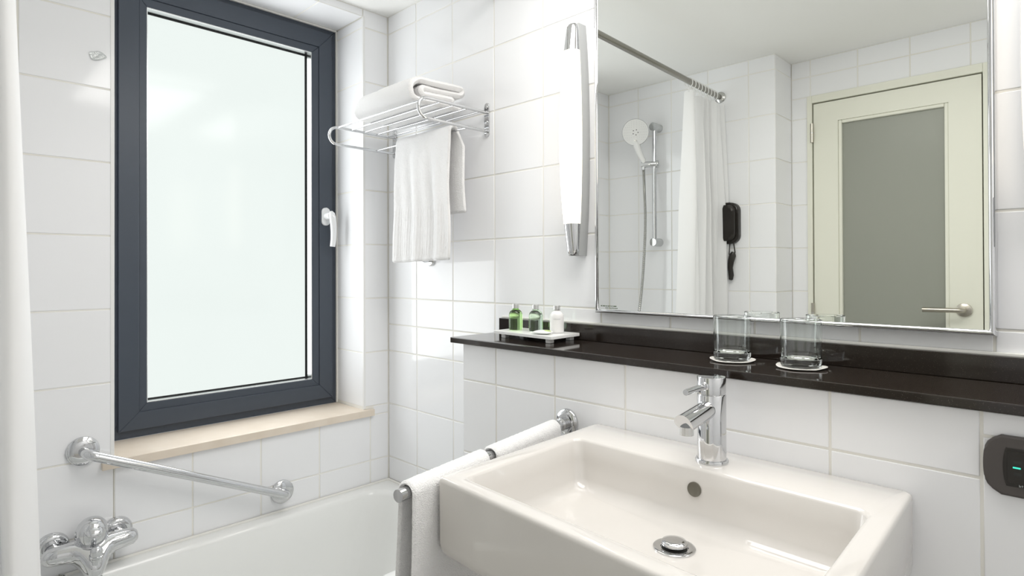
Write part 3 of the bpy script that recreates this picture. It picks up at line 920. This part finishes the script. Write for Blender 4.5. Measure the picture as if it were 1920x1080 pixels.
# ------------------------------------------------------------------ wall socket
so_ = empty('wall_socket', (1.865, YB, .977), 'dark grey wall socket plate with teal indicator light under shelf', 'socket')
sx0, sx1, sz0, sz1 = 1.8045, 1.930, .9345, 1.0185
def plate_outline(x0, x1, z0, z1, bul, cr):
    pts = []
    n = 14
    zc_ = (z0 + z1) / 2; hh = (z1 - z0) / 2
    for sgn, xe in ((1, x1), (-1, x0)):
        for k in range(n + 1):
            t = -1 + 2 * k / n
            if sgn < 0: t = -t
            e = bul * (1 - t * t) + 0
            cut = cr * max(0, (abs(t) - .55) / .45) ** 2.2
            pts.append((xe - sgn * (bul - e + cut), zc_ + hh * t))
    return pts
prism('cover_plate', plate_outline(sx0, sx1, sz0, sz1, .006, .014), lambda u, v, d: (u, YB - d, v), .0004, .0090, 'dark_plate', so_, .003, 3)
ins = prism('socket_insert', plate_outline(1.8265, 1.908, .9495, 1.0030, .003, .0005), lambda u, v, d: (u, YB - d, v), .0085, .0096, 'black_plastic', so_, .0004)
md = box('socket_module', 1.8315, 1.9035, YB - .0110, YB - .0094, .9545, .9990, 'black_plastic', ins, .0005)
box('indicator_light', 1.8375, 1.8460, YB - .0120, YB - .0110, .9755, .9778, 'teal', ins, .0004)
box('plug_slot', 1.8385, 1.8470, YB - .0114, YB - .0110, .9825, .9865, 'dark_hole', ins, 0)
box('plug_slot', 1.8385, 1.8465, YB - .0114, YB - .0110, .9660, .9700, 'dark_hole', ins, 0)
bm = bmesh.new()            # small raised letters b t on the lower edge
lx, lz = 1.8440, .9505
for a_, b_, c_, d_ in ((0, .0006, 0, .0030), (.0006, .0018, 0, .0005), (.0006, .0018, .0014, .0019), (.0016, .0021, .0003, .0016), (.0032, .0038, 0, .0030), (.0026, .0046, .0019, .0024)):
    bm_box(bm, lx + a_, lx + b_, YB - .0100, YB - .0096, lz + c_, lz + d_)
from_bm('raised_letters', bm, 'print_grey', ins, smooth=False)

# ------------------------------------------------------------------ shower curtain and rod
cr_ = empty('curtain_rod', (.645, -.74, 2.085), 'steel shower curtain rod running along above the bathtub', 'curtain rod')
rod0, rod1 = Vector((.645, -.002, 2.120)), Vector((.645, Y2 + .002, 2.072))
tube('rod', [rod0, rod1], .0125, 'rod', cr_, n=24)
for p_, s_ in ((rod0, -1), (rod1, 1)):
    lathe('rod_flange', [(.026, 0), (.026, .006), (.018, .012), (.001, .0122)], p_ - Vector((0, .0015 * s_ * 1, 0)), 'steel', cr_, axis=(0, s_, 0), n=28)
def rod_z(y): return rod0.z + (rod1.z - rod0.z) * (y - rod0.y) / (rod1.y - rod0.y)
NF = 7.5
def curt(u, v):
    z = 2.040 + (.520 - 2.040) * v
    y = -1.172 + .050 * v * (1 - u) ** 2 - .294 * u + .010 * math.sin(u * 40 + v * 2)
    amp = (.016 + .022 * min(v * 3, 1)) * (.85 + .3 * math.sin(u * 13 + 2))
    ph = 2 * PI * NF * u - PI * .55 + .5 * math.sin(v * 3 + u * 7)
    x = .643 + amp * math.sin(ph) + .006 * math.sin(v * 5 + u * 20) + .012 * (u - .5)
    z += .006 * math.cos(ph * 1.0) * (1 - v) - .03 * (1 - v) ** 8 * u * .4
    return (x, max(y, Y2 + .012), z)
cu = empty('shower_curtain', (.645, -1.30, .52), 'white shower curtain gathered at the end of the bathtub', 'curtain')
sheet('curtain_cloth', curt, 150, 40, .0012, 'curtain', cu, False)
for k in range(9):
    y_ = -1.165 - .030 * k
    rz = rod_z(y_)
    nth = ('first', 'second', 'third', 'fourth', 'fifth', 'sixth', 'seventh', 'eighth', 'ninth')[k]
    cg = empty('curtain_ring', (.645, y_, rz - .02), 'white curtain ring on the rod, %s from the curtain edge nearest the window' % nth, 'curtain ring', 'curtain rings')
    pts = [(.645 + .019 * math.sin(a), y_ + .002 * math.cos(a), rz - .006 + .0215 * math.cos(a)) for a in [2 * PI * q / 20 for q in range(21)]]
    tube('ring_loop', pts, .0018, 'white_plastic', cg, n=8)
    tube('ring_clip', [(.645, y_, rz - .027), (.645, y_, rz - .045)], .0022, 'white_plastic', cg, n=8)

# ------------------------------------------------------------------ shower rail, hand shower, hose
sr = empty('shower_rail', (.315, Y2, 1.39), 'chrome vertical shower rail on the tiled wall seen in mirror', 'shower rail')
RYs = Y2 + .050
tube('rail', [(.3155, RYs, 1.385), (.3155, RYs, 1.985)], .0105, 'chrome', sr, n=24)
for zm in (1.980, 1.392):
    mt = lathe('wall_mount', [(.0205, 0), (.0205, .066), (.0190, .068), (.001, .0683)], (.3155, Y2 + .0003, zm), 'satin', sr, axis=(0, 1, 0))
sl = lathe('slider', [(.0155, -.022), (.0160, -.020), (.0160, .050), (.0150, .053), (.001, .0532)], (.3050, RYs + .006, 1.790), 'chrome', sr, axis=(-1, .55, 0), n=28)
lathe('slider_knob', [(.0175, 0), (.0185, .003), (.0185, .010), (.016, .013), (.001, .0132)], (.3235, RYs - .004, 1.790), 'satin', sl, axis=(1, -.55, 0), n=28)
hd = empty('hand_shower', (.270, -1.40, 1.79), 'round white hand shower in its holder seen in the mirror', 'hand shower')
nh = Vector((.50, .82, -.25)).normalized()
hc = Vector((.2500, -1.352, 1.952))
lathe('shower_head', [(.020, -.026), (.045, -.020), (.060, -.011), (.0655, -.003), (.0660, .003), (.0645, .0055), (.055, .0062), (.001, .0066)], hc, 'white_plastic', hd, axis=nh, n=48)
lathe('head_rim', [(.0658, -.004), (.0672, -.002), (.0672, .0022), (.0658, .0036)], hc, 'satin', hd, axis=nh, n=48, closed=True)
ah = (Vector((0, 0, 1)) - nh * nh.z).normalized(); bh = nh.cross(ah)
bm = bmesh.new(); bm2 = bmesh.new()
for ringr, cnt in ((.024, 10), (.032, 14), (.040, 18), (.048, 22), (.056, 26)):
    for k in range(cnt):
        a = 2 * PI * (k + (.5 if cnt % 4 else 0)) / cnt
        if math.cos(a) < -.80 and ringr > .03: continue
        bm_lathe(bm, [(.0012, 0), (.0010, .0012)], hc + nh * .0058 + ah * (ringr * math.cos(a)) + bh * (ringr * math.sin(a)), nh, 6)
for k in range(5):
    a = 2 * PI * k / 5 + .4
    bm_lathe(bm2, [(.0028, 0), (.0024, .0012)], hc + nh * .0060 + ah * (.013 * math.cos(a)) + bh * (.013 * math.sin(a)), nh, 10)
tag(from_bm('nozzles', bm, 'grey_plastic', hd), kind='stuff')
from_bm('centre_jets', bm2, 'black_plastic', hd)
lathe('mode_button', [(.0085, 0), (.0080, .0035), (.001, .0038)], hc + nh * .0055 - ah * .044, 'satin', hd, axis=nh, n=24)
hb_ = Vector((.2690, RYs + .028, 1.790))
hk = hc - ah * .050 - nh * .008
tube('shower_grip', [hc - ah * .030 - nh * .012, hk, hk.lerp(hb_, .45) + nh * .004, hb_ + Vector((0, 0, .022)), hb_ + Vector((0, 0, -.006))], [.018, .0185, .0150, .0125, .0120], 'white_plastic', hd, n=24)
lathe('hose_nut', [(.0095, -.028), (.0095, 0)], hb_ + Vector((0, 0, .0)), 'chrome', hd, n=20)
# ribbed metal hose hanging to the mixer
def bez(p, n):
    out = []
    P = [Vector(q) for q in p]
    for i in range(len(P) - 1):
        a = P[max(i - 1, 0)]; b = P[i]; c = P[i + 1]; d = P[min(i + 2, len(P) - 1)]
        for k in range(n):
            t = k / n
            out.append(.5 * ((2 * b) + (c - a) * t + (2 * a - 5 * b + 4 * c - d) * t * t + (3 * b - a - 3 * c + d) * t ** 3))
    out.append(P[-1])
    return out
hpts = bez([hb_ + Vector((0, 0, -.024)), (.276, -1.392, 1.66), (.288, -1.380, 1.48), (.284, -1.365, 1.25), (.268, -1.350, 1.04), (.235, -1.30, .72), (.185, -1.19, .50), (.120, -1.08, .425), (.088, -1.035, .440), (.080, -1.012, .500)], 44)
hrad = [.0082 if k % 2 else .0058 for k in range(len(hpts))]
hz_ = tube('shower_hose', hpts, hrad, 'steel', None, n=10)
tag(hz_, 'ribbed metal shower hose hanging from the hand shower in mirror', 'hose')

# ------------------------------------------------------------------ hairdryer on the shower-end wall
hdry = empty('wall_hairdryer', (.725, Y2, 1.20), 'black wall-mounted hairdryer unit with dangling handle beside the curtain', 'hairdryer')
hb0 = prism('dryer_base', rrect(.641, .741, 1.372, 1.565, .040, 8), lambda u, v, d: (u, Y2 + d, v), .0004, .030, 'black_plastic', hdry, .008, 3)
prism('dryer_cover', rrect(.648, .731, 1.385, 1.552, .034, 8), lambda u, v, d: (u, Y2 + d, v), .030, .052, 'black_plastic', hdry, .014, 4)
tube('cord', [(0.698, Y2 + .022, 1.374), (0.695, Y2 + .022, 1.345), (0.694, Y2 + .022, 1.320)], .0022, 'black_plastic', hdry, n=10)
tube('cord', [(0.716, Y2 + .022, 1.374), (0.719, Y2 + .022, 1.350), (0.722, Y2 + .022, 1.330)], .0028, 'black_plastic', hdry, n=10)
tube('dangling_handle', [(0.714, Y2 + .022, 1.334), (0.710, Y2 + .022, 1.318), (0.702, Y2 + .022, 1.29), (0.699, Y2 + .022, 1.26), (0.703, Y2 + .022, 1.225), (0.701, Y2 + .022, 1.205), (0.700, Y2 + .022, 1.202)], [.008, .016, .014, .0115, .0120, .0095, .004], 'black_plastic', hdry, n=18)
